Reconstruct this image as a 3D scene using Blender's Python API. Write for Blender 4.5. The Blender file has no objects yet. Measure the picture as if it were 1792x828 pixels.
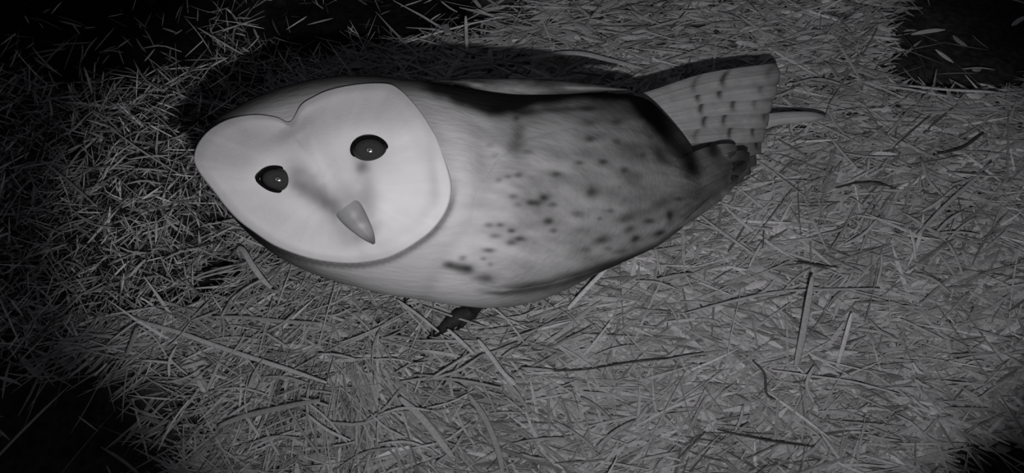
import bpy, math, random
import numpy as np
from mathutils import Vector, Matrix, Euler

# ------------------------------------------------------------------ camera, lamp, exposure
F = 1280.0                      # focal length in pixels of the 1792 x 828 frame
CAM = np.array([0.0, -0.32, 0.55])
PITCH = math.radians(30)
sc = bpy.context.scene
COL = sc.collection
sc.view_settings.view_transform = 'Standard'
sc.view_settings.look = 'None'
sc.view_settings.exposure = 0.0
sc.view_settings.gamma = 1.0
sc.view_settings.use_curve_mapping = False

cd = bpy.data.cameras.new('camera')
cd.sensor_width = 36.0
cd.lens = F / 1792.0 * 36.0
cd.clip_start = 0.005
cam = bpy.data.objects.new('camera', cd)
COL.objects.link(cam)
cam.location = CAM
cam.rotation_euler = (PITCH, 0, 0)
sc.camera = cam

R_ = np.array([1.0, 0, 0])
U_ = np.array([0, math.cos(PITCH), math.sin(PITCH)])
D_ = np.array([0, math.sin(PITCH), -math.cos(PITCH)])

world = bpy.data.worlds.new('night_fill')
sc.world = world
world.use_nodes = True
wb = world.node_tree.nodes['Background']
wb.inputs[0].default_value = (1.0, 0.9, 1.08, 1)
wb.inputs[1].default_value = 0.021  # faint even fill added to lift the shadow blacks

LAMP_POWER = 4.85
LAMP_RIGHT, LAMP_DOWN = 0.020, 0.052
ld = bpy.data.lights.new('infrared_led', 'SPOT')
ld.energy = LAMP_POWER
ld.color = (1.0, 0.975, 1.0)
ld.spot_size = math.radians(150)
ld.spot_blend = 0.1
ld.shadow_soft_size = 0.0035
ld.use_nodes = True
lamp = bpy.data.objects.new('infrared_led', ld)
COL.objects.link(lamp)
lamp.location = CAM + R_ * LAMP_RIGHT - U_ * LAMP_DOWN
lamp.rotation_euler = (PITCH, 0, 0)
# beam pattern of the lamp: an oval, soft-edged cone (a function of the light's own direction only)
nt = ld.node_tree
em = nt.nodes['Emission']
tc = nt.nodes.new('ShaderNodeTexCoord')
sep = nt.nodes.new('ShaderNodeSeparateXYZ')
nt.links.new(tc.outputs['Normal'], sep.inputs[0])
def mth(op, a, b=None, c=None):
    n = nt.nodes.new('ShaderNodeMath'); n.operation = op
    for i, v in enumerate((a, b, c)):
        if v is None: continue
        if isinstance(v, (int, float)): n.inputs[i].default_value = v
        else: nt.links.new(v, n.inputs[i])
    return n.outputs[0]
az = mth('MAXIMUM', mth('ABSOLUTE', sep.outputs[2]), 0.01)
bu = mth('DIVIDE', sep.outputs[0], az)
bv = mth('DIVIDE', sep.outputs[1], az)
BEAM = dict(cu=0.05, cv=0.09, a=0.76, b=0.50)
qu = mth('POWER', mth('ABSOLUTE', mth('DIVIDE', mth('SUBTRACT', bu, BEAM['cu']), BEAM['a'])), 2.0)
qv = mth('POWER', mth('ABSOLUTE', mth('DIVIDE', mth('SUBTRACT', bv, BEAM['cv']), BEAM['b'])), 2.0)
q = mth('ADD', qu, qv)
mr = nt.nodes.new('ShaderNodeMapRange'); mr.interpolation_type = 'SMOOTHSTEP'
nt.links.new(q, mr.inputs[0])
mr.inputs[1].default_value = 0.62; mr.inputs[2].default_value = 0.96
mr.inputs[3].default_value = 1.0; mr.inputs[4].default_value = 0.0
mr2 = nt.nodes.new('ShaderNodeMapRange'); mr2.interpolation_type = 'SMOOTHSTEP'
nt.links.new(bu, mr2.inputs[0])
mr2.inputs[1].default_value = -0.6; mr2.inputs[2].default_value = 0.45
mr2.inputs[3].default_value = 1.04; mr2.inputs[4].default_value = 1.12
mr3 = nt.nodes.new('ShaderNodeMapRange'); mr3.interpolation_type = 'SMOOTHSTEP'
nt.links.new(bv, mr3.inputs[0])
mr3.inputs[1].default_value = -0.30; mr3.inputs[2].default_value = 0.10
mr3.inputs[3].default_value = 0.58; mr3.inputs[4].default_value = 1.0
nt.links.new(mth('MULTIPLY', mth('MULTIPLY', mr.outputs[0], mr2.outputs[0]), mr3.outputs[0]), em.inputs['Strength'])

# ------------------------------------------------------------------ helpers
rng = np.random.default_rng(11)
random.seed(5)

def P(px, py, d):
    """a point in the world seen at pixel (px,py), at depth d along the lens axis"""
    px = np.asarray(px, float); py = np.asarray(py, float); d = np.asarray(d, float)
    x = (px - 896.0) / F * d; y = (414.0 - py) / F * d
    return CAM + x[..., None] * R_ + y[..., None] * U_ + d[..., None] * D_

def gdepth(py, z=0.0):
    v = (414.0 - np.asarray(py, float)) / F
    return (CAM[2] - z) / (math.cos(PITCH) - v * math.sin(PITCH))

def G(px, py, z=0.0):
    return P(px, py, gdepth(py, z))

_lat = rng.random((256, 256))
def noise(x, y, s=1.0, o=0):
    x = np.asarray(x) * s + o * 17.3; y = np.asarray(y) * s + o * 9.1
    xi = np.floor(x).astype(int); yi = np.floor(y).astype(int)
    fx = x - xi; fy = y - yi
    fx = fx * fx * (3 - 2 * fx); fy = fy * fy * (3 - 2 * fy)
    g = lambda a, b: _lat[a % 256, b % 256]
    return (g(xi, yi) * (1 - fx) + g(xi + 1, yi) * fx) * (1 - fy) + (g(xi, yi + 1) * (1 - fx) + g(xi + 1, yi + 1) * fx) * fy
def fbm(x, y, s, o=0):
    return (noise(x, y, s, o) + .5 * noise(x, y, s * 2.1, o + 1) + .25 * noise(x, y, s * 4.3, o + 2)) / 1.75

def sstep(a, b, x):
    t = np.clip((np.asarray(x, float) - a) / (b - a), 0, 1)
    return t * t * (3 - 2 * t)

def mesh_from(name, V, Fc, m, parent=None, alb=None, smooth=True):
    V = np.asarray(V, float).reshape(-1, 3)
    me = bpy.data.meshes.new(name)
    Fc = np.asarray(Fc, dtype=np.int32) if not isinstance(Fc, list) else Fc
    if isinstance(Fc, np.ndarray):
        n = len(Fc); k = Fc.shape[1]
        me.vertices.add(len(V)); me.vertices.foreach_set('co', V.ravel().astype(np.float32))
        me.loops.add(n * k); me.loops.foreach_set('vertex_index', Fc.ravel())
        me.polygons.add(n)
        me.polygons.foreach_set('loop_start', np.arange(0, n * k, k, dtype=np.int32))
        me.polygons.foreach_set('loop_total', np.full(n, k, dtype=np.int32))
    else:
        me.from_pydata([tuple(v) for v in V], [], Fc)
    if alb is not None:
        at = me.attributes.new('alb', 'FLOAT', 'POINT')
        at.data.foreach_set('value', np.asarray(alb, np.float32).ravel())
    me.update(calc_edges=True)
    me.polygons.foreach_set('use_smooth', [smooth] * len(me.polygons))
    me.materials.append(m)
    o = bpy.data.objects.new(name, me)
    COL.objects.link(o)
    if parent is not None:
        o.parent = parent
        par = parent; off = Vector((0, 0, 0))
        while par is not None:
            off += par.location; par = par.parent
        me.transform(Matrix.Translation(-off))
    return o

def tag(o, label=None, cat=None, group=None, kind=None):
    if label: o['label'] = label
    if cat: o['category'] = cat
    if group: o['group'] = group
    if kind: o['kind'] = kind
    return o

def grid_faces(nu, nv, close_u=False, close_v=False, flip=False):
    iu = np.arange(nu if close_u else nu - 1); iv = np.arange(nv if close_v else nv - 1)
    A, B = np.meshgrid(iu, iv, indexing='ij')
    A = A.ravel(); B = B.ravel(); A1 = (A + 1) % nu; B1 = (B + 1) % nv
    f = np.stack([A * nv + B, A1 * nv + B, A1 * nv + B1, A * nv + B1], 1)
    return f[:, ::-1].copy() if flip else f

def material(name, base=0.5, rough=0.8, attr=True, spec=0.2, nscale=0, namp=0.0, bump=0.0, bscale=400, sheen=0.0, stretch=(1, 1, 1)):
    m = bpy.data.materials.new(name); m.use_nodes = True
    n = m.node_tree.nodes; l = m.node_tree.links
    b = n['Principled BSDF']
    b.inputs['Roughness'].default_value = rough
    b.inputs['Specular IOR Level'].default_value = spec
    b.inputs['Sheen Weight'].default_value = sheen
    tcn = n.new('ShaderNodeTexCoord')
    mp = n.new('ShaderNodeMapping'); mp.inputs['Scale'].default_value = stretch
    l.new(tcn.outputs['Object'], mp.inputs[0])
    if attr:
        a = n.new('ShaderNodeAttribute'); a.attribute_name = 'alb'; src = a.outputs['Fac']
    else:
        v = n.new('ShaderNodeValue'); v.outputs[0].default_value = base; src = v.outputs[0]
    if namp:
        t = n.new('ShaderNodeTexNoise'); t.inputs['Scale'].default_value = nscale; t.inputs['Detail'].default_value = 4
        l.new(mp.outputs[0], t.inputs['Vector'])
        r = n.new('ShaderNodeMapRange'); l.new(t.outputs['Fac'], r.inputs[0])
        r.inputs[1].default_value = .25; r.inputs[2].default_value = .75
        r.inputs[3].default_value = 1 - namp; r.inputs[4].default_value = 1 + namp
        mu = n.new('ShaderNodeMath'); mu.operation = 'MULTIPLY'; l.new(src, mu.inputs[0]); l.new(r.outputs[0], mu.inputs[1]); src = mu.outputs[0]
    cb = n.new('ShaderNodeCombineColor')
    l.new(src, cb.inputs[0]); l.new(src, cb.inputs[1]); l.new(src, cb.inputs[2])
    l.new(cb.outputs[0], b.inputs['Base Color'])
    if bump:
        t = n.new('ShaderNodeTexNoise'); t.inputs['Scale'].default_value = bscale; t.inputs['Detail'].default_value = 3
        l.new(mp.outputs[0], t.inputs['Vector'])
        bp = n.new('ShaderNodeBump'); bp.inputs['Strength'].default_value = bump; bp.inputs['Distance'].default_value = .002
        l.new(t.outputs['Fac'], bp.inputs['Height']); l.new(bp.outputs[0], b.inputs['Normal'])
    return m

M_feather = material('feather', rough=.95, spec=.05, nscale=150, namp=.10, bump=.25, bscale=300, stretch=(.3, 1, 1))
M_face = material('face_feather', rough=.95, spec=.05, nscale=60, namp=.03, bump=.06, bscale=500)
M_beak = material('beak_horn', rough=.6, spec=.25, nscale=120, namp=.05)
M_eye = material('eye_dark', base=.018, rough=.08, spec=.5, attr=True)
M_lid = material('eyelid_skin', base=.006, rough=1.0, spec=.0, attr=False)
M_leg = material('leg_scale', base=.035, rough=.7, attr=False, nscale=300, namp=.3, bump=.3, bscale=700)
M_claw = material('claw_horn', base=.012, rough=.3, spec=.4, attr=False)
M_straw = material('dry_straw', rough=.75, spec=.2, nscale=500, namp=.22, stretch=(1, 1, 1))
M_soil = material('chaff_floor', rough=.95, spec=.05, nscale=140, namp=.6, bump=1.0, bscale=160)

def curve_y(pts, x):
    p = np.array(pts, float)
    return np.interp(x, p[:, 0], p[:, 1])

def smooth_curve(pts, n, closed=False):
    """Catmull-Rom through pts (any dimension)"""
    p = np.array(pts, float)
    if closed: q = np.vstack([p[-1:], p, p[:2]]); m = len(p)
    else: q = np.vstack([2 * p[0] - p[1], p, 2 * p[-1] - p[-2]]); m = len(p) - 1
    t = np.linspace(0, m, n, endpoint=not closed)
    i = np.minimum(t.astype(int), m - 1); f = (t - i)[:, None]
    a, b, c, d = q[i], q[i + 1], q[i + 2], q[i + 3]
    return .5 * ((2 * b) + (c - a) * f + (2 * a - 5 * b + 4 * c - d) * f ** 2 + (3 * b - a - 3 * c + d) * f ** 3)

# ------------------------------------------------------------------ the ground of the nest
UNLIT_HOLLOWS = [(640, 5, 240, 70), (1710, 50, 165, 120), (140, -10, 290, 120), (20, 820, 300, 210), (1745, 835, 110, 70), (385, 475, 38, 52), (262, 522, 115, 21)]  # unlit corners and crevices, given as low, sparse, darkened ground
def unlit_hollow(px, py):
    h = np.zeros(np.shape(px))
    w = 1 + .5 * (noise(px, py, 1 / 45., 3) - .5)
    for cx, cy, a, b in UNLIT_HOLLOWS:
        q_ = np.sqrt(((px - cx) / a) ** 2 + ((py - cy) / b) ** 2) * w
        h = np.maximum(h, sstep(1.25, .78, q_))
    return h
def ground_z(x, y):
    """height of the straw floor: hummocks, a trough at the left, a step where the mat ends"""
    z = (fbm(x, y, 9, 1) - .5) * .022 + (fbm(x, y, 30, 3) - .5) * .008
    # trough left of the mat
    d = pxs(x, y)
    left = sstep(60, -60, line_side(d[0], d[1]))
    z = z - .022 * left - .022 * unlit_hollow(d[0], d[1]) * (1 - .6 * left)
    return z
def pxs(x, y):
    """where a floor point lies in the frame (used only to lay the traced bed out)"""
    rx = x - CAM[0]; ry = y - CAM[1]; rz = -CAM[2]
    dep = ry * D_[1] + rz * D_[2]; up = ry * U_[1] + rz * U_[2]
    return 896 + F * rx / dep, 414 - F * up / dep
def line_side(px, py):
    # crevice runs (60,600)-(200,548)-(330,508)-(400,440)-(470,380); positive on the mat side
    pts = [(-200, 640), (60, 600), (200, 553), (320, 512), (365, 470), (400, 435), (430, 330), (470, 150), (620, 60), (800, 50), (900, -200)]
    return py_side(px, py, pts)
def py_side(px, py, pts):
    p = np.array(pts, float)
    px = np.asarray(px, float); py = np.asarray(py, float)
    best = np.full(px.shape, 1e9); sgn = np.ones(px.shape)
    for a, b in zip(p[:-1], p[1:]):
        ab = b - a; L = (ab ** 2).sum()
        t = np.clip(((px - a[0]) * ab[0] + (py - a[1]) * ab[1]) / L, 0, 1)
        dx = px - (a[0] + t * ab[0]); dy = py - (a[1] + t * ab[1])
        dd = np.hypot(dx, dy); cr = ab[0] * dy - ab[1] * dx
        m = dd < best
        best = np.where(m, dd, best); sgn = np.where(m, np.sign(cr), sgn)
    return best * sgn

nx, ny = 260, 200
gx, gy = np.meshgrid(np.linspace(-.9, .9, nx), np.linspace(-.45, .9, ny), indexing='ij')
gz = ground_z(gx, gy)
gpx, gpy = pxs(gx, gy)
alb = (.05 + .08 * fbm(gx, gy, 60, 5)) * (1 - .75 * sstep(30, -20, line_side(gpx, gpy))) * (1 - .55 * unlit_hollow(gpx, gpy))  # soil darkened in trough and hollows to stand in for missing light
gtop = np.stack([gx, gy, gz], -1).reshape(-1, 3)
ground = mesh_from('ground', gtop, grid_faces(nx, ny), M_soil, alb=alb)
tag(ground, kind='structure')

# ------------------------------------------------------------------ straw
def blades(x, y, z, ang, tilt, L, W, bend, roll, A, seg=4):
    """n grass blades as one arrays: strips of seg quads, folded slightly across their width"""
    n = len(x)
    t = np.linspace(-.5, .5, seg + 1)[None, :]
    L = L[:, None]; W = W[:, None]
    s = t * L
    side = bend[:, None] * L * (t ** 2 - .25) * 1.0
    ca, sa = np.cos(ang)[:, None], np.sin(ang)[:, None]
    ct, st = np.cos(tilt)[:, None], np.sin(tilt)[:, None]
    dx, dy, dz = ca * ct, sa * ct, st
    nx_, ny_ = -sa, ca
    cx = x[:, None] + dx * s + nx_ * side
    cy = y[:, None] + dy * s + ny_ * side
    cz = z[:, None] + dz * s - np.abs(side) * .15
    wprof = (1 - (2 * np.abs(t)) ** 3 * .75) * W * .5
    cr, sr = np.cos(roll)[:, None], np.sin(roll)[:, None]
    ox, oy, oz = nx_ * cr * wprof, ny_ * cr * wprof, sr * wprof
    fold = wprof * .35
    Vv = np.stack([np.stack([cx - ox, cy - oy, cz - oz], -1),
                   np.stack([cx, cy, cz + fold], -1),
                   np.stack([cx + ox, cy + oy, cz + oz], -1)], 2)      # n, seg+1, 3, 3
    base = (np.arange(n) * (seg + 1) * 3)[:, None, None]
    i = np.arange(seg)[None, :, None]; j = np.arange(2)[None, None, :]
    a = base + i * 3 + j
    Fc = np.stack([a, a + 1, a + 4, a + 3], -1).reshape(-1, 4)
    al = np.repeat(A, (seg + 1) * 3)
    return Vv.reshape(-1, 3), Fc, al

def scatter(n, x0=-160, x1=1960, y0=-60, y1=1010):
    """random spots on the floor, even per area of the picture's ground"""
    px = rng.uniform(x0, x1, n); py = rng.uniform(y0, y1, n)
    g = G(px, py)
    return px, py, g[:, 0], g[:, 1]

def lay(n, mode):
    px, py, x, y = scatter(n)
    side = line_side(px, py)
    onmat = side > 0
    if mode == 'fine':          # trampled soft chaff over the mat at the right
        right = sstep(700, 1050, px - (py - 414) * .15)
        keep = onmat & (rng.random(n) < .08 + .92 * right)
    elif mode == 'stem':
        right = sstep(700, 1050, px)
        keep = onmat & (rng.random(n) < 1 - .45 * right)
    else:
        keep = ~onmat
    keep &= rng.random(n) > unlit_hollow(px, py) * (.985 if mode != 'trough' else .90)
    px, py, x, y = px[keep], py[keep], x[keep], y[keep]
    n = len(px)
    gz_ = ground_z(x, y)
    flow = (noise(px, py, 1 / 170., 7) - .5) * 2.6 + .15
    if mode == 'fine':
        ang = flow * .35 + rng.normal(0, .55, n)
        L = rng.gamma(3.0, .0065, n) + .006
        W = rng.uniform(.0014, .0052, n) * (1 + .5 * (L < .02))
        tilt = rng.normal(0, .13, n); roll = rng.normal(0, .35, n)
        A = np.clip(rng.normal(.46, .09, n) * (.72 + .56 * fbm(px, py * 1.8, 1 / 34., 8)), .08, .85)
        z = gz_ + rng.uniform(.003, .013, n)
    elif mode == 'stem':
        # curved tuft at the bottom, otherwise long crossing stems
        tuft = np.exp(-(((px - 640) / 130) ** 2 + ((py - 740) / 110) ** 2))
        mat = sstep(650, 480, px)
        ang = flow * .5 + rng.normal(0, .7, n) + .12 * mat
        tang = math.pi / 2 + (px - 640) / 260. + rng.normal(0, .3, n) + .35
        ang = np.where(rng.random(n) < tuft * 1.1, tang, ang)
        L = rng.gamma(3.2, .012, n) + .012
        W = rng.uniform(.0006, .0018, n) + .0012 * rng.random(n) ** 3 + .0005 * sstep(600, 900, px)
        tilt = rng.normal(0, .12, n) ; roll = rng.normal(0, .5, n)
        A = np.clip(rng.normal(.37, .12, n) * (.6 + .8 * fbm(px, py * 1.5, 1 / 40., 8)), .11, .85)
        z = gz_ + rng.uniform(.003, .016, n)
    else:
        ang = rng.uniform(-math.pi, math.pi, n)
        L = rng.gamma(2.6, .007, n) + .006
        W = rng.uniform(.0005, .0016, n) + .0014 * rng.random(n) ** 4
        tilt = rng.normal(0, .38, n); roll = rng.normal(0, .8, n)
        A = np.clip(rng.gamma(2.2, .205, n), .03, .85)
        z = gz_ + rng.uniform(.001, .016, n)
    bend = rng.normal(0, .13 if mode == 'fine' else .08, n)
    return blades(x, y, z, ang, tilt, L, W, bend, roll, A)

V, Fc, al = lay(41000, 'fine')
tag(mesh_from('chaff', V, Fc, M_straw, alb=al), 'trampled pale straw chaff carpeting the floor to the right of and below the owl', 'straw chaff', kind='stuff')
V, Fc, al = lay(28000, 'stem')
tag(mesh_from('dry_grass', V, Fc, M_straw, alb=al), 'matted long dry grass stems crossing one another on the floor', 'dry grass', kind='stuff')
V, Fc, al = lay(38000, 'trough')
tag(mesh_from('broken_straw', V, Fc, M_straw, alb=al), 'dim broken straw bits in the lower hollow left of and above the owl', 'broken straw', kind='stuff')

def floor_z(px, py):
    g = G(px, py)
    return ground_z(g[..., 0], g[..., 1])

def stalk(name, label, cat, pts, w, A, lift=.014, flat=.45, lifts=None, taper=.5, node=None, bulge=None, group=None, seg=None):
    """one traced stalk lying on the bed: an oval tube, w in metres"""
    c = smooth_curve(pts, seg or max(8, 6 * len(pts)))
    if lifts is None: li = np.full(len(c), lift)
    else: li = np.interp(np.linspace(0, 1, len(c)), np.linspace(0, 1, len(lifts)), lifts)
    li = li + ((.007 if pts[0][0] < 900 else .004) if group is None else .002)
    z0 = ground_z(*G(c[:, 0], c[:, 1])[:, :2].T)
    z = np.linspace(z0[0], z0[-1], len(c)) * .6 + z0 * .4 + li
    C = G(c[:, 0], c[:, 1], 0.0)
    C = P(c[:, 0], c[:, 1], (CAM[2] - z) / (math.cos(PITCH) - (414 - c[:, 1]) / F * math.sin(PITCH)))
    T = np.gradient(C, axis=0); T /= np.linalg.norm(T, axis=1)[:, None]
    S = np.cross(T, [0, 0, 1.0]); S /= np.linalg.norm(S, axis=1)[:, None]
    N = np.cross(S, T)
    t = np.linspace(0, 1, len(c))
    prof = 1 - taper * np.abs(2 * t - 1) ** 4
    if bulge: prof = prof + bulge[1] * np.exp(-((t - bulge[0]) / .07) ** 2)
    if node: prof = prof + .25 * np.exp(-((t - node) / .03) ** 2)
    k = 10; th = np.arange(k) / k * 2 * math.pi
    ring = C[:, None, :] + prof[:, None, None] * (w / 2) * (np.cos(th)[None, :, None] * S[:, None, :] + flat * np.sin(th)[None, :, None] * N[:, None, :])
    Vv = ring.reshape(-1, 3); n = len(c)
    Fc = grid_faces(n, k, close_v=True).tolist()
    Fc.append(list(range(k))); Fc.append([(n - 1) * k + i for i in range(k)][::-1])
    a = np.repeat(np.full(n, A), k)
    if node: a = a * np.repeat(1 - .8 * np.exp(-((t - node) / .02) ** 2), k)
    origin = C[0].copy()
    o = mesh_from(name, Vv - origin, Fc, M_straw, alb=a)
    o.location = origin
    tag(o, label, cat, group)
    return o

ST = [
 ('straw_stalk', 'long pale split stalk running diagonally across the mat below the owl face', [(226,552),(255,566),(310,581),(380,606),(440,626),(505,647),(572,670)], .0040, .50, dict(lift=.020, flat=.3)),
 ('grass_blade', 'wide pale grass blade folded over into a sharp peak left of the owl chin', [(398,456),(413,438),(424,437),(440,462),(457,486),(474,504)], .0052, .46, dict(lifts=[.028,.038,.036,.028,.022], flat=.2)),
 ('straw_stalk', 'thin pale stalk along the upper rim of the dark crevice at left', [(190,551),(240,543),(305,531)], .0020, .48, dict(lift=.030)),
 ('straw_stalk', 'short stalk slanting down left from the upper end of the long split stalk', [(186,603),(215,580),(242,561)], .0022, .48, dict(lift=.024)),
 ('straw_stalk', 'upper of two thin stalks reaching left from the folded grass blade', [(346,482),(385,470),(432,460)], .0022, .45, dict(lift=.028)),
 ('straw_stalk', 'lower of two thin stalks reaching left from the folded grass blade', [(340,489),(385,477),(428,463)], .0018, .45, dict(lift=.026)),
 ('grass_blade', 'curved blade hooking down left beneath the folded grass blade', [(387,555),(405,525),(430,505),(463,487)], .0028, .42, dict(lift=.024)),
 ('straw_stalk', 'flat grey stalk lying level under the folded grass blade', [(372,555),(430,556),(490,562),(560,566)], .0036, .34, dict(lift=.018, flat=.25)),
 ('straw_stalk', 'straight pale straw poking up right from under the owl belly', [(994,541),(1028,504),(1063,468)], .0042, .66, dict(lifts=[.014,.022,.032], taper=.25)),
 ('straw_stalk', 'thin pale straw ending at the left of the owl claw', [(694,524),(730,550),(768,581)], .0028, .50, dict(lift=.020)),
 ('straw_stalk', 'pale straw emerging right beside the owl claw', [(783,576),(806,597),(830,620)], .0034, .52, dict(lift=.022)),
 ('seed_stalk', 'straw with a swollen pale husk at its lower end below the claw', [(836,594),(858,622),(880,652),(902,674)], .0042, .55, dict(lift=.020, bulge=(.9, .5))),
 ('straw_stalk', 'slanting straw descending right from beneath the owl tail end of the belly', [(1218,372),(1262,405),(1315,442)], .0030, .46, dict(lift=.018)),
 ('grass_blade', 'upright grey flat blade standing in the chaff at right, the longest one', [(1422,484),(1412,545),(1402,600),(1392,645)], .0056, .40, dict(lifts=[.045,.034,.024,.012], flat=.2)),
 ('straw_stalk', 'bright jointed straw with a dark ring leaning in the chaff at lower right', [(1491,548),(1480,590),(1465,642)], .0038, .66, dict(lifts=[.026,.018,.012], node=.5)),
 ('straw_stalk', 'thin glossy straw crossing below the jointed straw', [(1352,648),(1420,658),(1490,668),(1575,690)], .0020, .60, dict(lift=.018)),
 ('straw_stalk', 'long faint straw crossing level above the jointed straw', [(1200,548),(1290,525),(1370,510),(1450,507),(1540,505)], .0026, .45, dict(lift=.018)),
 ('grass_blade', 'pale flat leaf arching just above the shadow over the owl back', [(925,102),(975,94),(1020,94),(1070,106),(1128,120)], .0068, .48, dict(lifts=[.012,.02,.022,.02,.014], flat=.2)),
 ('straw_stalk', 'straight pale straw reaching the right border near the upper dark corner', [(1590,150),(1660,157),(1745,161)], .0034, .62, dict(lift=.030)),
 ('straw_stalk', 'slanting straw rising right near the middle of the right border', [(1605,412),(1660,355),(1722,300)], .0040, .42, dict(lift=.018)),
 ('straw_stalk', 'long thin straw slanting down right in the hollow left of the owl head', [(190,222),(245,262),(312,304)], .0018, .48, dict(lift=.028)),
 ('straw_stalk', 'slender straw slanting down right at the far left border', [(72,280),(118,316),(170,362)], .0022, .42, dict(lift=.028)),
 ('straw_stalk', 'short straw standing upright above the owl shadow at top', [(815,28),(816,58),(817,88)], .0040, .55, dict(lifts=[.050,.034,.016])),
 ('straw_chip', 'small square chip of straw left of the upright straw at top', [(779,43),(781,50),(784,60)], .0075, .50, dict(lift=.034, flat=.2, taper=.1)),
 ('straw_stalk', 'bright tapering sliver at the top edge above the owl head shadow', [(772,2),(786,13),(800,21)], .0022, .60, dict(lift=.032)),
 ('straw_stalk', 'bright needle of straw in the dim hollow at upper left', [(345,48),(385,72),(424,95)], .0018, .62, dict(lift=.034)),
 ('grass_blade', 'broad pale blade sweeping down right in the tuft at bottom centre', [(698,695),(735,728),(765,765),(792,800)], .0060, .44, dict(lift=.020, flat=.25)),
 ('grass_blade', 'second broad blade right of the sweeping one in the bottom tuft', [(820,690),(850,735),(872,790),(880,830)], .0050, .36, dict(lift=.016, flat=.25)),
 ('straw_stalk', 'thin straw rising right from the tuft toward the claw', [(755,662),(790,640),(826,617)], .0026, .46, dict(lift=.020)),
 ('straw_stalk', 'thin straw curving level across the bed under the owl breast', [(700,668),(760,662),(820,668),(880,680)], .0026, .38, dict(lift=.018)),
 ('twig', 'dark thin twig lying level across the chaff below the belly', [(910,646),(1010,648),(1120,632),(1235,622)], .0018, .035, dict(lift=.018)),
 ('twig', 'short dark twig in the chaff right of the owl, the lower of two', [(1388,457),(1425,463),(1466,468)], .0024, .03, dict(lift=.018)),
 ('twig', 'curved dark twig in the chaff right of the owl, the upper of two', [(1462,330),(1495,321),(1530,319),(1568,330)], .0026, .03, dict(lift=.018)),
 ('twig', 'dark crooked twig near the bottom border right of centre', [(1255,752),(1300,762),(1350,772),(1425,782)], .0024, .03, dict(lift=.018)),
 ('twig', 'dark twig dropping from the upper right dark corner', [(1572,52),(1600,86),(1615,110),(1622,142)], .0034, .02, dict(lift=.022)),
 ('twig', 'dark twig slanting up right by the right border', [(1640,270),(1685,258),(1722,232)], .0036, .03, dict(lift=.020)),
 ('twig', 'dark bent stem hanging over the trampled chaff left of the jointed straw', [(1318,632),(1338,655),(1342,690),(1358,700)], .0030, .06, dict(lift=.018)),
 ('straw_stalk', 'pale straw slanting down right in the chaff under the tail', [(1425,640),(1412,672),(1424,704)], .0030, .50, dict(lift=.018)),
 ('straw_stalk', 'short bright straw stub above the chaff at far right', [(1592,400),(1600,430),(1602,452)], .0030, .62, dict(lift=.020)),
 ('straw_stalk', 'short straw slanting down right near the lower right border', [(1597,634),(1606,648),(1617,655)], .0032, .62, dict(lift=.022)),
 ('grass_blade', 'long flat blade curving through the lower left grass', [(380,746),(430,728),(500,712),(560,700)], .0046, .30, dict(lift=.018, flat=.25)),
 ('straw_stalk', 'pale thin straw leaning over the dark lower left corner', [(276,790),(300,742),(330,700)], .0018, .58, dict(lift=.036)),
 ('straw_stalk', 'bright short straw at the edge of the lower left dark', [(165,658),(176,647),(187,636)], .0020, .66, dict(lift=.034)),
 ('grass_blade', 'broad grey blade standing in the crevice left of the long stalk', [(222,622),(232,596),(240,572)], .0042, .34, dict(lift=.026, flat=.2)),
]
for nm, lab, pts, w, A, kw in ST:
    stalk(nm, lab, {'straw_stalk': 'straw', 'grass_blade': 'grass blade', 'twig': 'twig', 'seed_stalk': 'straw', 'straw_chip': 'straw'}[nm], pts, w * (.6 if nm == 'twig' else .9), A + (.03 if nm == 'twig' else 0), **kw)

def loose(n, box, label, group, A0, L0, W0, lift, test=None):
    i = 0
    while i < n:
        px = random.uniform(box[0], box[2]); py = random.uniform(box[1], box[3])
        s = float(line_side(np.array([px]), np.array([py]))[0])
        if test and not test(px, py, s): continue
        a = random.gauss(0, .8); L = L0 * random.uniform(.5, 1.5)
        dx, dy = math.cos(a) * L / 2, math.sin(a) * L / 2
        k = random.uniform(-.12, .12) * L
        stalk('loose_straw', label, 'straw', [(px - dx, py + dy), (px + k * math.sin(a), py + k * math.cos(a)), (px + dx, py - dy)],
              W0 * random.uniform(.6, 1.3), A0 * random.uniform(.75, 1.3), lift=lift * random.uniform(.8, 1.15), group=group, seg=6)
        i += 1
def off_owl(px, py): return not (330 < px < 1360 and 60 < py < 545 and py < 545 - max(0, (px - 950)) * .6)
loose(70, (80, 60, 560, 560), 'thin straw lying loose in the dim hollow left of and above the owl head', 'loose straws in the dim hollow', .42, 50, .0016, .026, lambda x, y, s: s < -15 and off_owl(x, y))
loose(80, (250, 520, 960, 815), 'thin straw lying loose on the grass mat below the owl', 'loose straws on the grass mat', .42, 80, .0019, .022, lambda x, y, s: s > 12 and off_owl(x, y) and (x - 200) > (y - 560) * .7)
loose(80, (980, 20, 1715, 800), 'pale straw lying loose on the trampled chaff right of the owl', 'loose straws on the chaff', .42, 60, .0024, .017, lambda x, y, s: s > 12 and off_owl(x, y) and not (x > 1560 and y < 120))

# ------------------------------------------------------------------ the owl
OWL = np.array([float(v) for v in G(860, 560)])
OWL[2] = floor_z(np.array([860.]), np.array([560.]))[0]
owl = bpy.data.objects.new('barn_owl', None)
COL.objects.link(owl)
owl.location = OWL
owl.empty_display_size = .05
tag(owl, 'barn owl with pale heart-shaped face looking up at the camera, standing on the straw', 'owl')

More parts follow.
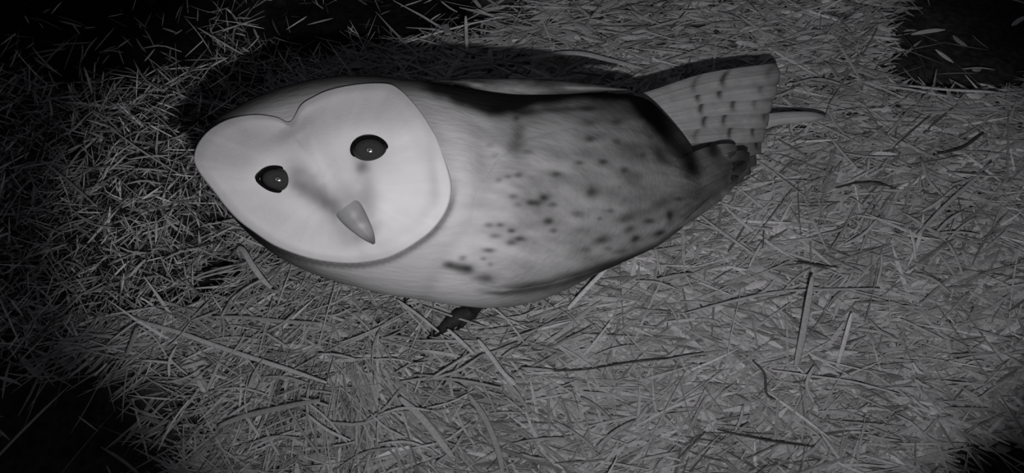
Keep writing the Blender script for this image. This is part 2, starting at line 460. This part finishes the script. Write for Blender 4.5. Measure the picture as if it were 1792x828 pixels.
YU = [(338,270),(345,246),(358,228),(380,206),(410,188),(440,172),(490,153),(540,139),(600,131),(650,132),(700,137),(760,144),(830,156),(900,164),(1000,163),(1060,163),(1110,166),(1140,176),(1175,212),(1205,248),(1232,292),(1252,330)]
YL = [(338,272),(345,290),(358,312),(380,345),(410,384),(440,415),(480,446),(520,468),(570,488),(620,502),(680,516),(740,526),(800,535),(850,540),(900,537),(950,525),(1000,503),(1050,477),(1100,455),(1150,432),(1190,402),(1215,374),(1240,352),(1252,334)]
DC = [(338,.425),(400,.424),(480,.422),(560,.421),(650,.421),(740,.424),(820,.434),(900,.447),(1000,.468),(1100,.495),(1200,.535),(1252,.555)]
RD = [(338,.012),(380,.030),(440,.040),(560,.046),(650,.048),(740,.054),(820,.062),(900,.065),(1000,.062),(1100,.053),(1200,.034),(1252,.006)]
def smooth_interp(pts, x):
    p = np.array(pts, float); k = 18.0
    w = np.linspace(-k, k, 9); acc = 0; ws = 0
    for o in w:
        g = math.exp(-(o / k) ** 2 * 1.5)
        acc = acc + g * np.interp(np.clip(x + o, p[0, 0], p[-1, 0]), p[:, 0], p[:, 1]); ws += g
    e = np.minimum(np.abs(x - p[0, 0]), np.abs(x - p[-1, 0]))
    m = np.clip(e / 25., 0, 1)
    return (acc / ws) * m + np.interp(x, p[:, 0], p[:, 1]) * (1 - m)

def body_front(px, py, n=2.05):
    px = np.asarray(px, float); py = np.asarray(py, float)
    u, l = smooth_interp(YU, px), smooth_interp(YL, px)
    dc, rd = smooth_interp(DC, px), smooth_interp(RD, px)
    yc = (u + l) / 2; h = np.maximum((l - u) / 2, .5)
    s = np.clip(np.abs(py - yc) / h, 0, 1)
    return dc - rd * (1 - s ** n) ** (1 / n) * relief_k(px, py)
def relief_k(px, py):
    """neck fold between the ruff and the breast"""
    d = py_side(px, py, [(812, 150), (838, 230), (852, 320), (820, 400), (775, 450), (742, 520)])
    d2 = py_side(px, py, [(905, 150), (925, 200), (905, 262), (880, 300)])
    k = 1 - .05 * np.exp(-(d / 22.) ** 2)
    return k - .04 * np.exp(-(d2 / 16.) ** 2) * sstep(330, 260, py)

HEART = [(508,213),(527,184),(548,170),(575,158),(610,150),(645,146),(681,147),(700,157),(717,173),(733,192),(748,214),(763,240),(774,270),(783,300),(787,325),(785,348),(777,370),(764,390),(748,407),(728,422),(704,437),(678,449),(648,456),(615,459),(580,457),(545,451),(510,440),(478,426),(448,406),(420,385),(398,362),(378,336),(358,311),(346,294),(340,277),(344,257),(356,238),(373,223),(397,210),(425,203),(455,201),(485,206)]
# --- pigment: the speckles, smears and bars of the plumage, plus painted gap shade by the tail
SPOTS = [  # x, y, rx, ry, angle deg, strength
 (904,207,5,4,0,.8),(907,237,11,24,5,.55),(899,259,15,12,0,.45),(870,193,12,7,0,.4),(972,192,60,5,-3,.7),(925,198,14,6,0,.7),(1030,190,16,5,0,.7),(1030,215,16,6,0,.6),(1080,214,10,5,0,.6),
 (1032,244,8,5,0,.7),(1078,248,8,5,0,.6),(1049,239,40,8,0,.4),(1056,283,8,5,0,.8),(1015,285,7,4,0,.6),(923,266,9,5,0,.5),(858,254,7,4,0,.4),(866,273,7,4,0,.4),(1050,270,45,10,0,.25),
 (907,306,7,4,0,.6),(890,309,6,3,0,.5),(873,315,6,4,0,.5),(974,305,8,4,0,.65),(990,312,26,10,20,.35),(1035,336,9,9,0,.75),(1030,330,28,10,10,.35),
 (952,346,8,6,0,.9),(940,355,9,5,0,.7),(928,355,7,5,0,.7),(967,358,7,4,0,.6),(897,344,7,4,0,.55),(907,358,6,4,0,.4),(935,350,40,16,0,.25),
 (960,387,9,6,0,.85),(969,404,6,4,0,.6),(895,404,7,4,0,.75),(875,394,7,4,0,.6),(856,394,8,4,0,.55),(930,394,36,8,-5,.3),(909,418,11,5,0,.8),(895,425,10,5,0,.7),(856,438,11,4,0,.7),(866,413,8,4,0,.5),(870,400,30,14,0,.2),
 (810,452,6,4,0,.65),(846,453,5,3,0,.5),(858,463,5,4,0,.4),(786,464,9,6,0,.7),(800,468,18,7,12,.85),(818,470,11,7,0,.9),(850,487,16,7,5,.75),(830,478,40,12,15,.3),
 (1010,375,10,6,0,.5),(1068,369,9,4,0,.6),(1049,383,5,3,0,.5),(1093,298,7,6,0,.7),(1105,312,16,13,0,.35),(1155,273,18,9,50,.85),(1126,271,9,5,0,.6),
 (1172,378,6,11,-5,.9),(1189,348,8,4,0,.7),(1158,355,22,8,-25,.55),(1117,375,34,10,-10,.5),(1093,384,12,8,-20,.6),(1136,387,10,5,0,.75),(1102,401,11,6,-30,.7),(1112,418,9,5,-30,.9),(1155,408,10,5,-20,.9),(1052,420,12,6,-10,.7),(1025,437,10,5,-10,.5),(1064,435,7,4,0,.5),(1088,440,12,4,-10,.55),(1015,403,10,5,0,.3),
 (1107,259,30,14,0,.45),(1078,200,36,14,0,.45),(1110,196,28,10,20,.6),(1140,200,20,40,-20,.7),(1211,293,16,24,-10,.97),(1168,236,20,46,-32,.93),(1198,268,16,26,-35,.9),(1247,259,12,26,-12,.95),(1230,340,70,16,-35,.35),(1265,318,50,14,-35,.45),(1290,285,34,22,-20,.6),(1312,250,16,30,15,.85),  # the big diagonal blobs paint the shadow gap between wing and tail
 (1080,340,60,14,-10,.15),(990,260,60,12,0,.12),(1120,350,30,10,-10,.25),(1160,440,60,9,-20,.5),(1075,461,40,7,-22,.5),(1205,395,30,8,-50,.4),
]
def pigment_and_shade(px, py, base, spots=SPOTS):
    f = np.ones_like(px)
    for x, y, rx, ry, an, s in spots:
        c, si = math.cos(math.radians(an)), math.sin(math.radians(an))
        dx, dy = px - x, py - y
        wob = 1 + .5 * (noise(px, py, .11, x % 7) - .5)
        # angle: positive turns clockwise in the frame
        u = (dx * c + dy * si) / (rx * 1.15); v = (-dx * si + dy * c) / (ry * 1.15)
        r2 = (u * u + v * v) * wob
        f = f * (1 - .92 * s * np.exp(-r2 ** 1.1))
    return base * f

def streaks(px, py):
    """soft feather tracts, lying along the body"""
    a = -.28
    u = px * math.cos(a) - py * math.sin(a); v = px * math.sin(a) + py * math.cos(a)
    return fbm(u, v * 3.0, 1 / 60., 4) - .5

nu, nv = 330, 240
xs = 338 + (1252 - 338) * (1 - np.cos(np.linspace(0.0, math.pi, nu))) / 2
xs[0] += .3; xs[-1] -= .3
yu, yl = smooth_interp(YU, xs), smooth_interp(YL, xs)
dc, rd = smooth_interp(DC, xs), smooth_interp(RD, xs)
th = np.arange(nv) / nv * 2 * math.pi
e = 2 / 2.05
ct = np.sign(np.cos(th)) * np.abs(np.cos(th)) ** e; st = np.sign(np.sin(th)) * np.abs(np.sin(th)) ** e
PX = np.repeat(xs[:, None], nv, 1)
PY = ((yu + yl) / 2)[:, None] + ((yl - yu) / 2)[:, None] * ct[None, :]
front = (st > 0)[None, :]
K = np.where(front, relief_k(PX, PY), 1.0)
DD = dc[:, None] - rd[:, None] * st[None, :] * K
V = P(PX, PY, DD)
def in_heart(px, py):
    """signed distance (pixels) outside the rim of the face"""
    o_ = smooth_curve(HEART, 120, closed=True)
    best = np.full(px.shape, 1e9)
    for x, y in o_: best = np.minimum(best, np.hypot(px - x, py - y))
    return best
def plumage(px, py):
    b = .43 - .12 * sstep(800, 930, px) + .04 * np.exp(-(((px - 1000) / 70) ** 2 + ((py - 245) / 40) ** 2)) + .04 * np.exp(-(((px - 920) / 60) ** 2 + ((py - 450) / 30) ** 2)) - .05 * sstep(1000, 1230, px) + .24 * streaks(px, py) * sstep(760, 900, px)
    b = b + .05 * np.exp(-((px - 800) / 45) ** 2) * sstep(150, 250, py)
    fold = py_side(px, py, [(838, 230), (852, 320), (815, 400), (775, 450), (742, 520)])
    b = b - .06 * np.exp(-(fold / 13.) ** 2)  # soft shade of the neck fold painted along the crease
    top = smooth_interp(YU, px)
    wob = 14 * (fbm(px, py, 1 / 40., 2) - .5)
    b = b * (1 - .80 * sstep(46, 0, py - top) * sstep(760, 700, px))                                  # buff crown, with the shade at its top painted in
    mt = np.interp(px, [690, 720, 760, 810, 860, 900, 940, 1000, 1100, 1140], [4, 12, 22, 32, 42, 40, 22, 13, 16, 44])
    b = b * (1 - .95 * sstep(12, -10, py - top - wob - mt) * sstep(690, 760, px) * sstep(1200, 1150, px))   # grey mantle plus the shadow along the back, painted in
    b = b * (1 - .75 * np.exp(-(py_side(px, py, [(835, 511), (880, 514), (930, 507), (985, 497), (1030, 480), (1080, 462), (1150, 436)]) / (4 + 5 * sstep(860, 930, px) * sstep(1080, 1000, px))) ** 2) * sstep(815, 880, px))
    b = b * (1 - .22 * sstep(100, 30, py - top) * sstep(830, 900, px) * sstep(1180, 1100, px) * (.4 + fbm(px * .5, py * 2, 1 / 20., 5)))
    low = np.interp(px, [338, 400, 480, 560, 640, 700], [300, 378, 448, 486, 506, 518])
    b = b * (1 - .85 * sstep(600, 430, px) * sstep(250, 330, py))                                      # chin edge: shade of the body curving away, painted in
    b = b * (1 - .45 * sstep(26, 4, low - py) * sstep(700, 560, px) * sstep(300, 350, py))  # more painted shade along the lower outline
    return b
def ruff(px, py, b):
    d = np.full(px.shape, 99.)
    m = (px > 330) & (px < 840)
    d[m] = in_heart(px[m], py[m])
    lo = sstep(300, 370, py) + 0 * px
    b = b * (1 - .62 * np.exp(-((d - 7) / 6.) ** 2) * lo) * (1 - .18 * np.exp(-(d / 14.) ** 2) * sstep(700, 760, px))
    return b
alb = pigment_and_shade(PX, PY, ruff(PX, PY, plumage(PX, PY)))
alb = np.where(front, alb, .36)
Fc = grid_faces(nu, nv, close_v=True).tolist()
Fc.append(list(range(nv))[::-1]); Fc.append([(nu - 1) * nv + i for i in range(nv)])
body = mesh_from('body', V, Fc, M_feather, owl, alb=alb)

# --- facial disc: heart-shaped dish with a raised rim and a ridge down to the beak
CX, CY = 570., 318.
nr, na = 46, 220
oc = smooth_curve(HEART, na, closed=True)
rr = np.linspace(0, 1, nr)
rad = 1 - (1 - rr) ** 1.25
HX = CX + (oc[None, :, 0] - CX) * rad[:, None]; HY = CY + (oc[None, :, 1] - CY) * rad[:, None]
rim_d = np.minimum(body_front(oc[:, 0], oc[:, 1]), .404)
# even the rim out around the loop
for _ in range(10): rim_d = (np.roll(rim_d, 1) + rim_d + np.roll(rim_d, -1)) / 3
rim_d = np.minimum(rim_d - .003, .386 + .016 * sstep(300, 200, oc[:, 1] + (oc[:, 0] - 560) * .12))
RIDGE = [(508, 215), (535, 258), (568, 312), (598, 356), (632, 400)]
def disc_depth(px, py, rfrac, rimd):
    cen = .3665
    d = cen + (rimd - cen) * rfrac ** 2.2
    d = d - .0009 * np.exp(-((rfrac - .93) / .07) ** 2)            # raised rim
    d = d + .0012 * np.exp(-((rfrac - .74) / .17) ** 2)            # dish
    s = py_side(px, py, RIDGE)
    along = np.clip(((px - 508) * .55 + (py - 215) * .83) / 225., 0, 1.12)
    wdt = 30 + 8 * (1 - along)
    d = d - (.0035 + .0065 * along) * np.exp(-(s / wdt) ** 2) * sstep(1.12, .98, along) * sstep(-.02, .12, along)
    for ex, ey in EYES:
        r = np.hypot((px - ex) / 40., (py - ey) / 32.)
        d = d + .0035 * np.exp(-r ** 2 * 1.0)                       # socket
    return d
EYES = [(487., 314.), (647., 263.)]
RF = np.repeat(rad[:, None], na, 1)
HD = disc_depth(HX, HY, RF, rim_d[None, :])
FSP = [ # pigment of the face, feathers darker between eyes and beak, plus painted rim shade
 (548,336,44,18,38,.48),(604,356,46,27,52,.40),(575,352,30,10,38,.2),(522,326,18,9,40,.35),(575,362,26,8,38,.22),(633,292,10,13,30,.6),(644,332,14,46,-6,.32),(598,352,20,20,0,.10),(425,398,40,8,38,.10),(622,268,8,16,0,.30),
 (758,300,8,60,-6,.14),(570,195,26,40,10,.05),(520,300,16,10,30,.25),(640,345,20,24,0,.15)]  # the tall narrow mark at right paints the rim's inner shade
fb = .60 + .05 * (fbm(HX, HY, 1 / 70., 9) - .5) - .03 * np.exp(-((RF - .86) / .05) ** 2)
TH_ = np.repeat(np.arange(na)[None] / na, nr, 0)
fb = fb * (1 + .07 * (noise(TH_ * 110, RF * 5, 1, 4) - .5) * sstep(.3, .7, RF)) * (1 + .05 * (fbm(HX, HY, 1 / 22., 2) - .5))
fb = fb + .06 * np.exp(-(((HX - 708) / 34) ** 2 + ((HY - 236) / 26) ** 2)) + .03 * np.exp(-(((HX - 560) / 26) ** 2 + ((HY - 265) / 40) ** 2))
fal = pigment_and_shade(HX, HY, fb, FSP)
# rim rolls outwards and back into the head
rings_x, rings_y, rings_d, rings_a = [HX], [HY], [HD], [fal]
lowright = sstep(-.2, .5, ((oc[:, 0] - CX) / 220 * .45 + (oc[:, 1] - CY) / 150 * .9))
for k, (g, back, aa) in enumerate([(1.012, .0012, .58), (1.018, .004, .30), (1.012, .010, .20), (.99, .018, .20), (.95, .026, .3)]):
    up_ = sstep(320, 250, oc[:, 1]); g = g * (1 - up_) + min(g, .998 - .004 * k) * up_
    rings_x.append((CX + (oc[:, 0] - CX) * g)[None]); rings_y.append((CY + (oc[:, 1] - CY) * g)[None])
    rings_d.append((HD[-1] + back)[None]); rings_a.append(np.maximum(aa, .56 * sstep(310, 240, oc[:, 1]) * (k < 3))[None] * np.ones((1, na)))
AX = np.vstack(rings_x); AY = np.vstack(rings_y); AD = np.vstack(rings_d); AA = np.vstack(rings_a)
Vd = P(AX, AY, AD)
Fc = grid_faces(len(AX), na, close_v=True, flip=True).tolist()
Fc.append([(len(AX) - 1) * na + i for i in range(na)])
disc = mesh_from('facial_disc', Vd, Fc, M_face, owl, alb=AA)
tag(disc, 'pale heart-shaped facial disc')

def disc_at(px, py):
    i = np.argmin((HX - px) ** 2 + (HY - py) ** 2)
    return float(HD.ravel()[i])

def ellipsoid(c, ax, name, m, parent, albf=None, nu=40, nv=48, A=.02):
    """ax: three world vectors (semi-axes)"""
    th = np.linspace(1e-3, math.pi - 1e-3, nu); ph = np.arange(nv) / nv * 2 * math.pi
    T, Q = np.meshgrid(th, ph, indexing='ij')
    u = np.sin(T) * np.cos(Q); v = np.sin(T) * np.sin(Q); w = np.cos(T)
    Vv = c + u[..., None] * ax[0] + v[..., None] * ax[1] + w[..., None] * ax[2]
    a = albf(np.hypot(u, v)) if albf else np.full(u.shape, A)
    Fc = grid_faces(nu, nv, close_v=True).tolist()
    Fc.append(list(range(nv))[::-1]); Fc.append([(nu - 1) * nv + i for i in range(nv)])
    return mesh_from(name, Vv, Fc, m, parent, alb=a)

for (ex, ey), (rx, ry), rot in zip(EYES, [(30, 20.5), (30.5, 22.5)], [.10, -.02]):
    d = disc_at(ex, ey)
    c = P(ex, ey, d - .0005)
    view = CAM - c; view /= np.linalg.norm(view)
    A1 = R_ * math.cos(rot) - U_ * math.sin(rot); A1 = A1 - view * A1.dot(view); A1 /= np.linalg.norm(A1)
    B1 = np.cross(view, A1)
    sx, sy = rx / F * d, ry / F * d
    def ea(r): return .021 + .012 * np.exp(-((r - .45) / .3) ** 2) - .019 * sstep(.78, .92, r)
    eye = ellipsoid(c, [A1 * sx, B1 * sy, view * .0042], 'eye', M_eye, owl, ea)
    # lid: dark skin ring
    k = 64; ph = np.arange(k) / k * 2 * math.pi; kk = 10; q_ = np.arange(kk) / kk * 2 * math.pi
    Vl = []
    for p_ in ph:
        cp, sp = math.cos(p_), math.sin(p_)
        ext = 1.0 + .16 * max(0, -math.cos(p_ - .15)) ** 12 * (1 if ex < 550 else 0)
        rc = c + (A1 * sx * cp + B1 * sy * sp) * .99 * ext + view * .0002
        out = (A1 * cp + B1 * sp)
        for w_ in q_:
            Vl.append(rc + out * .0010 * math.cos(w_) + view * .0011 * math.sin(w_))
    mesh_from('eyelid', Vl, grid_faces(k, kk, close_u=True, close_v=True), M_lid, eye)

# --- beak: arched, hooked, laid along the ridge
bl = smooth_curve([(588, 330, .3700, 20), (604, 357, .3622, 25), (620, 381, .3570, 22), (637, 403, .3550, 15.5), (648, 417, .3560, 9), (655, 427, .3590, 2.2)], 34)
kb = 40; ph = np.arange(kb) / kb * 2 * math.pi
Vb = []; Ab = []
ax2 = np.array([.55, .83]); nrm2 = np.array([.83, -.55])
for x, y, d, w in bl:
    t_ = (y - 340) / 87.
    for p_ in ph:
        off = w * math.cos(p_)
        dz = math.sin(p_)
        dep = .0085 * (1 - .6 * t_) * (w / 23.) ** .5 * (max(dz, 0) ** .8) if dz > 0 else -.012 * abs(dz)
        keel = .0006 * math.exp(-(math.cos(p_) / .3) ** 2) if dz > 0 else 0
        Vb.append(P(x + nrm2[0] * off, y + nrm2[1] * off, d + .006 - dep - keel))
        vx, vy = x + nrm2[0] * off, y + nrm2[1] * off
        nost = math.exp(-(((vx - 619) / 6) ** 2 + ((vy - 376) / 6) ** 2)) + 1.0 * math.exp(-(((vx - 633) / 8) ** 2 + ((vy - 395) / 5) ** 2))
        a = .33 - .10 * sstep(.1, .6, t_) - .10 * sstep(.75, 1., t_)
        a += .12 * nost * (dz > 0)
        Ab.append(float(a))
Fc = grid_faces(len(bl), kb, close_v=True).tolist()
Fc.append(list(range(kb))[::-1]); Fc.append([(len(bl) - 1) * kb + i for i in range(kb)])
mesh_from('beak', Vb, Fc, M_beak, owl, alb=Ab)

# --- near wing, folded along the flank: a lens-shaped shell of its own thickness
def shell(name, xs, top, bot, thick, albf, m, parent, nvv=90, inset=.004, base=None):
    """closed shell riding on the body surface; thick(u,v) metres over it"""
    v = np.linspace(0, 1, nvv)
    PX = np.repeat(xs[:, None], nvv, 1)
    t_, b_ = np.array([top(x) for x in xs]), np.array([bot(x) for x in xs])
    PY = t_[:, None] + (b_ - t_)[:, None] * v[None]
    U = np.repeat(((xs - xs[0]) / (xs[-1] - xs[0]))[:, None], nvv, 1); Vv_ = np.repeat(v[None], len(xs), 0)
    bd = (base or body_front)(PX, PY)
    TH = thick(U, Vv_, PX, PY)
    Fr = P(PX, PY, bd - TH); Bk = P(PX, PY, bd + inset)
    n1, n2 = len(xs), nvv
    Vall = np.concatenate([Fr.reshape(-1, 3), Bk.reshape(-1, 3)])
    al = albf(PX, PY); A_ = np.concatenate([al.ravel(), al.ravel() * .6])
    f = grid_faces(n1, n2); g = grid_faces(n1, n2, flip=True) + n1 * n2
    loop = [i * n2 for i in range(n1)] + [(n1 - 1) * n2 + j for j in range(1, n2)] + [i * n2 + n2 - 1 for i in range(n1 - 2, -1, -1)] + [j for j in range(n2 - 2, 0, -1)]
    loop = np.array(loop); nx_ = np.roll(loop, -1); o_ = n1 * n2
    s = np.stack([loop, loop + o_, nx_ + o_, nx_], 1)
    return mesh_from(name, Vall, np.concatenate([f, g, s]), m, parent, alb=A_)

WB = [(800,470),(830,494),(870,505),(910,505),(960,496),(1010,482),(1060,466),(1110,450),(1150,432),(1190,403),(1215,376),(1232,358),(1246,342)]
WT = [(800,440),(830,330),(870,262),(920,225),(980,208),(1040,204),(1100,208),(1150,225),(1180,245),(1205,272),(1230,310),(1246,336)]
def wthick(U, V_, PX, PY):
    edge = sstep(0, .22, U) * sstep(0, .25, V_)
    low = .0022 + .0042 * sstep(.5, 1, V_)
    ripple = .0007 * np.sin((V_ * 9 + U * 2) * 2 * math.pi) * sstep(.3, .8, U)
    return (low + ripple) * edge * (1 - .3 * sstep(.9, 1, U)) - .0012 * (1 - sstep(0, .10, U) * sstep(0, .10, V_))
def walb(PX, PY):
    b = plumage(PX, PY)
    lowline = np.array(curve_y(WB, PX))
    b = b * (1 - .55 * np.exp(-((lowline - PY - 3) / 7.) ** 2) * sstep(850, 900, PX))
    return pigment_and_shade(PX, PY, b)
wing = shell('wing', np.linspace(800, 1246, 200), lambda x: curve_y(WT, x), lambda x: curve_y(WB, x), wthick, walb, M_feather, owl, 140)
tag(wing, 'folded speckled near wing')

# --- far wing: its lit fore edge rising behind the back
FT = [(770,140),(810,136),(860,137),(920,137),(980,141),(1040,147),(1098,156)]
FB = [(770,143),(810,150),(860,170),(920,174),(980,167),(1040,161),(1098,158)]
def fbase(PX, PY): return .432 + (PX - 770) / 330. * .045 + (PY * 0)
def fthick(U, V_, PX, PY): return .013 * np.sqrt(np.clip(np.sin(np.clip(V_, 0, 1) * math.pi), 0, 1)) * np.sqrt(np.clip(np.sin(np.clip(U * .96 + .02, 0, 1) * math.pi), 0, 1)) + .0002
def falb(PX, PY): return pigment_and_shade(PX, PY, (.06 + .10 * sstep(780, 860, PX)) + .25 * streaks(PX, PY * 2.5) * sstep(760, 900, PX) + .14 * (fbm(PX, PY * 2, 1 / 16., 3) - .5), [(800,150,14,6,10,.5),(975,156,30,4,5,.4)])
fw = shell('wing', np.linspace(770, 1098, 90), lambda x: curve_y(FT, x), lambda x: curve_y(FB, x), fthick, falb, M_feather, owl, 24, base=fbase, inset=.012)
tag(fw, 'fore edge of the far wing showing over the back')

# --- tail: barred feathers fanned out
def feather(name, pts, w0, w1, dep0, dep1, bars, A, lab=None, tipr=.5, parent=owl, hug=False):
    c = smooth_curve(pts, 60)
    T = np.gradient(c, axis=0); T /= np.linalg.norm(T, axis=1)[:, None]; N = np.stack([-T[:, 1], T[:, 0]], 1)
    t = np.linspace(0, 1, 60); nvv = 23; s = np.linspace(-1, 1, nvv)
    w = (w0 + (w1 - w0) * sstep(0, .55, t)) * np.sqrt(np.clip(1 - np.clip((t - (1 - tipr)) / tipr, 0, 1) ** 3.0, 0.004, 1))
    PX = c[:, 0][:, None] + N[:, 0][:, None] * s[None] * w[:, None]; PY = c[:, 1][:, None] + N[:, 1][:, None] * s[None] * w[:, None]
    D = (dep0 + (dep1 - dep0) * t)[:, None] + .0035 * s[None] ** 2 - .0012 * np.exp(-(s[None] / .07) ** 2)
    if hug: D = np.minimum(body_front(PX, PY) - .0022, D)
    al = np.full(PX.shape, A) + .08 * (fbm(PX, PY, 1 / 14., 6) - .5)
    for b_, st_ in bars:
        q_ = (t[:, None] - b_ - .05 * math.sin(pts[0][1] * 3 + b_ * 9) - .05 * (s[None] - .2) ** 2) / .022
        al = al * (1 - st_ * np.exp(-q_ ** 2) * (np.abs(s[None]) > -.1) * sstep(1.15, .2, np.abs(s[None] + .25)))
    al = al * (1 - .35 * sstep(.78, 1, t[:, None])) * (1 - .14 * np.exp(-((np.abs(s[None]) - 1) / .12) ** 2)) * (1 + .3 * (noise(s[None] * 6 + 0 * t[:, None], t[:, None] * 2, 1, int(pts[0][1]) % 9) - .5))
    if hug: al = pigment_and_shade(PX, PY, al * (1 + .5 * streaks(PX, PY)) * (1 - .5 * sstep(.7, 1, t[:, None])))
    if hug: D = D + .006 * sstep(.34, .05, t[:, None] - .05 * np.abs(s[None]))
    Fr = P(PX, PY, D); Bk = P(PX, PY, D + .0012)
    n1, n2 = 60, nvv
    f = grid_faces(n1, n2); g = grid_faces(n1, n2, flip=True) + n1 * n2
    loop = [i * n2 for i in range(n1)] + [(n1 - 1) * n2 + j for j in range(1, n2)] + [i * n2 + n2 - 1 for i in range(n1 - 2, -1, -1)] + [j for j in range(n2 - 2, 0, -1)]
    loop = np.array(loop); nx_ = np.roll(loop, -1); o_ = n1 * n2
    sd = np.stack([loop, loop + o_, nx_ + o_, nx_], 1)
    o = mesh_from(name, np.concatenate([Fr.reshape(-1, 3), Bk.reshape(-1, 3)]), np.concatenate([f, g, sd]), M_feather, parent, alb=np.concatenate([al.ravel(), al.ravel() * .7]))
    if lab: tag(o, lab)
    return o

TF = [  # base, tip, half widths
 ((1128,176),(1240,146),(1366,128),14,19),
 ((1132,190),(1240,166),(1360,152),15,20),
 ((1138,206),(1245,188),(1352,178),16,20),
 ((1146,224),(1250,212),(1346,204),16,20),
 ((1158,244),(1258,236),(1340,228),16,20),
 ((1172,268),(1265,262),(1332,250),17,19),
 ((1186,296),(1265,288),(1323,272),17,17),
 ((1192,326),(1260,312),(1312,290),17,14),
 ((1196,352),(1250,332),(1300,304),17,10)]
TB = [[(.42,.5),(.62,.85),(.86,.4)], [(.36,.85),(.60,.85),(.88,.5)], [(.42,.85),(.62,.8),(.88,.5)], [(.42,.85),(.62,.8),(.90,.6)], [(.30,.5),(.55,.8),(.90,.8)], [(.3,.6),(.55,.85),(.88,.9)], [(.4,.95),(.62,.5),(.9,.95)], [(.2,.5),(.75,.6)], [(.5,.3)]]
for i, ((a, b, c, w0, w1), bars) in enumerate(zip(TF, TB)):
    k = i * .0016
    feather('tail_feather', [a, b, c], w0, w1, .548 + k, .606 + k, bars, (.36, .40, .42, .40, .36, .24, .15, .16, .18)[i], tipr=.07)
for a, b, c, w1, A in [((1116,338),(1205,290),(1290,258),19,.27),((1112,366),(1205,318),(1312,268),20,.26),((1110,392),(1205,345),(1308,284),19,.24),((1108,418),(1200,374),(1292,308),17,.22)]:
    feather('flight_feather', [a, b, c], 13, w1, float(body_front(a[0], a[1])) - .002, .572, [], A, tipr=.45, hug=True)
feather('primary_feather', [(1290, 226), (1350, 210), (1400, 205), (1446, 204)], 14, 11, .614, .645, [], .50, 'pale pointed wing tip feather sticking out past the tail', tipr=.75)

# --- legs and feet
def tube(name, pts, rads, m, parent, k=14, cap=True):
    c = smooth_curve(np.hstack([np.array(pts), np.array(rads)[:, None]]), 8 * len(pts)); r = c[:, 3]; c = c[:, :3]
    T = np.gradient(c, axis=0); T /= np.linalg.norm(T, axis=1)[:, None]
    ref = np.array([.3, .9, .1]); S = np.cross(T, ref); S /= np.linalg.norm(S, axis=1)[:, None]; N = np.cross(S, T)
    a = np.arange(k) / k * 2 * math.pi
    V = c[:, None] + r[:, None, None] * (np.cos(a)[None, :, None] * S[:, None] + np.sin(a)[None, :, None] * N[:, None])
    Fc = grid_faces(len(c), k, close_v=True).tolist()
    Fc.append(list(range(k))[::-1]); Fc.append([(len(c) - 1) * k + i for i in range(k)])
    return mesh_from(name, V, Fc, m, parent)

def foot(fx, fy, hipx, hipy, lab, toes):
    gz0 = float(floor_z(np.array([fx]), np.array([fy]))[0]) + .012
    g = G(fx, fy, gz0)
    hip = P(hipx, hipy, .49)
    leg = tube('leg', [hip, hip * .5 + g * .5 + np.array([.0, .006, 0]), g + np.array([.002, 0, .010]), g + np.array([0, 0, .002])], [.011, .0075, .0045, .0050], M_leg, owl)
    tag(leg, lab)
    for ang, L, wd in toes:
        d = np.array([math.cos(math.radians(ang)), math.sin(math.radians(ang)), 0])
        q = [g + [0, 0, .002], g + d * L * .35 + [0, 0, .008], g + d * L * .7 + [0, 0, .006], g + d * L + [0, 0, .0015]]
        toe = tube('toe', q, [wd, wd * .95, wd * .8, wd * .6], M_leg, leg)
        e0 = q[-1]
        tube('claw', [e0 - d * .003 + [0, 0, .0008], e0 + d * .004 + [0, 0, .002], e0 + d * .009 + [0, 0, .0], e0 + d * .0125 + [0, 0, -.004]], [wd * .62, wd * .5, wd * .3, .0003], M_claw, leg)
foot(826, 549, 850, 500, 'dark taloned foot showing below the belly', ((-147, .029, .0062), (-132, .014, .0058), (110, .022, .005), (35, .016, .005)))
foot(738, 507, 770, 470, 'foot hidden under the breast but for one claw tip', ((-140, .010, .0035), (150, .022, .0045), (90, .022, .0045), (30, .016, .0045)))

# ------------------------------------------------------------------ the lamp ring round the lens (its reflection shows in the eyes)
k, kk = 72, 10
Vr = []
ctr = CAM - D_ * .012
for a in np.arange(k) / k * 2 * math.pi:
    o_ = R_ * math.cos(a) + U_ * math.sin(a)
    for b in np.arange(kk) / kk * 2 * math.pi:
        Vr.append(ctr + o_ * (.0555 + .0022 * math.cos(b)) + D_ * .0015 * math.sin(b))
mr_ = bpy.data.materials.new('lamp_glow'); mr_.use_nodes = True
bb = mr_.node_tree.nodes['Principled BSDF']
bb.inputs['Base Color'].default_value = (.1, .1, .1, 1)
bb.inputs['Emission Color'].default_value = (1, 1, 1, 1); bb.inputs['Emission Strength'].default_value = 15
ring = mesh_from('infrared_ring_lamp', Vr, grid_faces(k, kk, close_u=True, close_v=True), mr_)
tag(ring, 'ring of infrared lamps around the lens, seen as small bright rings in the owl eyes', 'lamp')
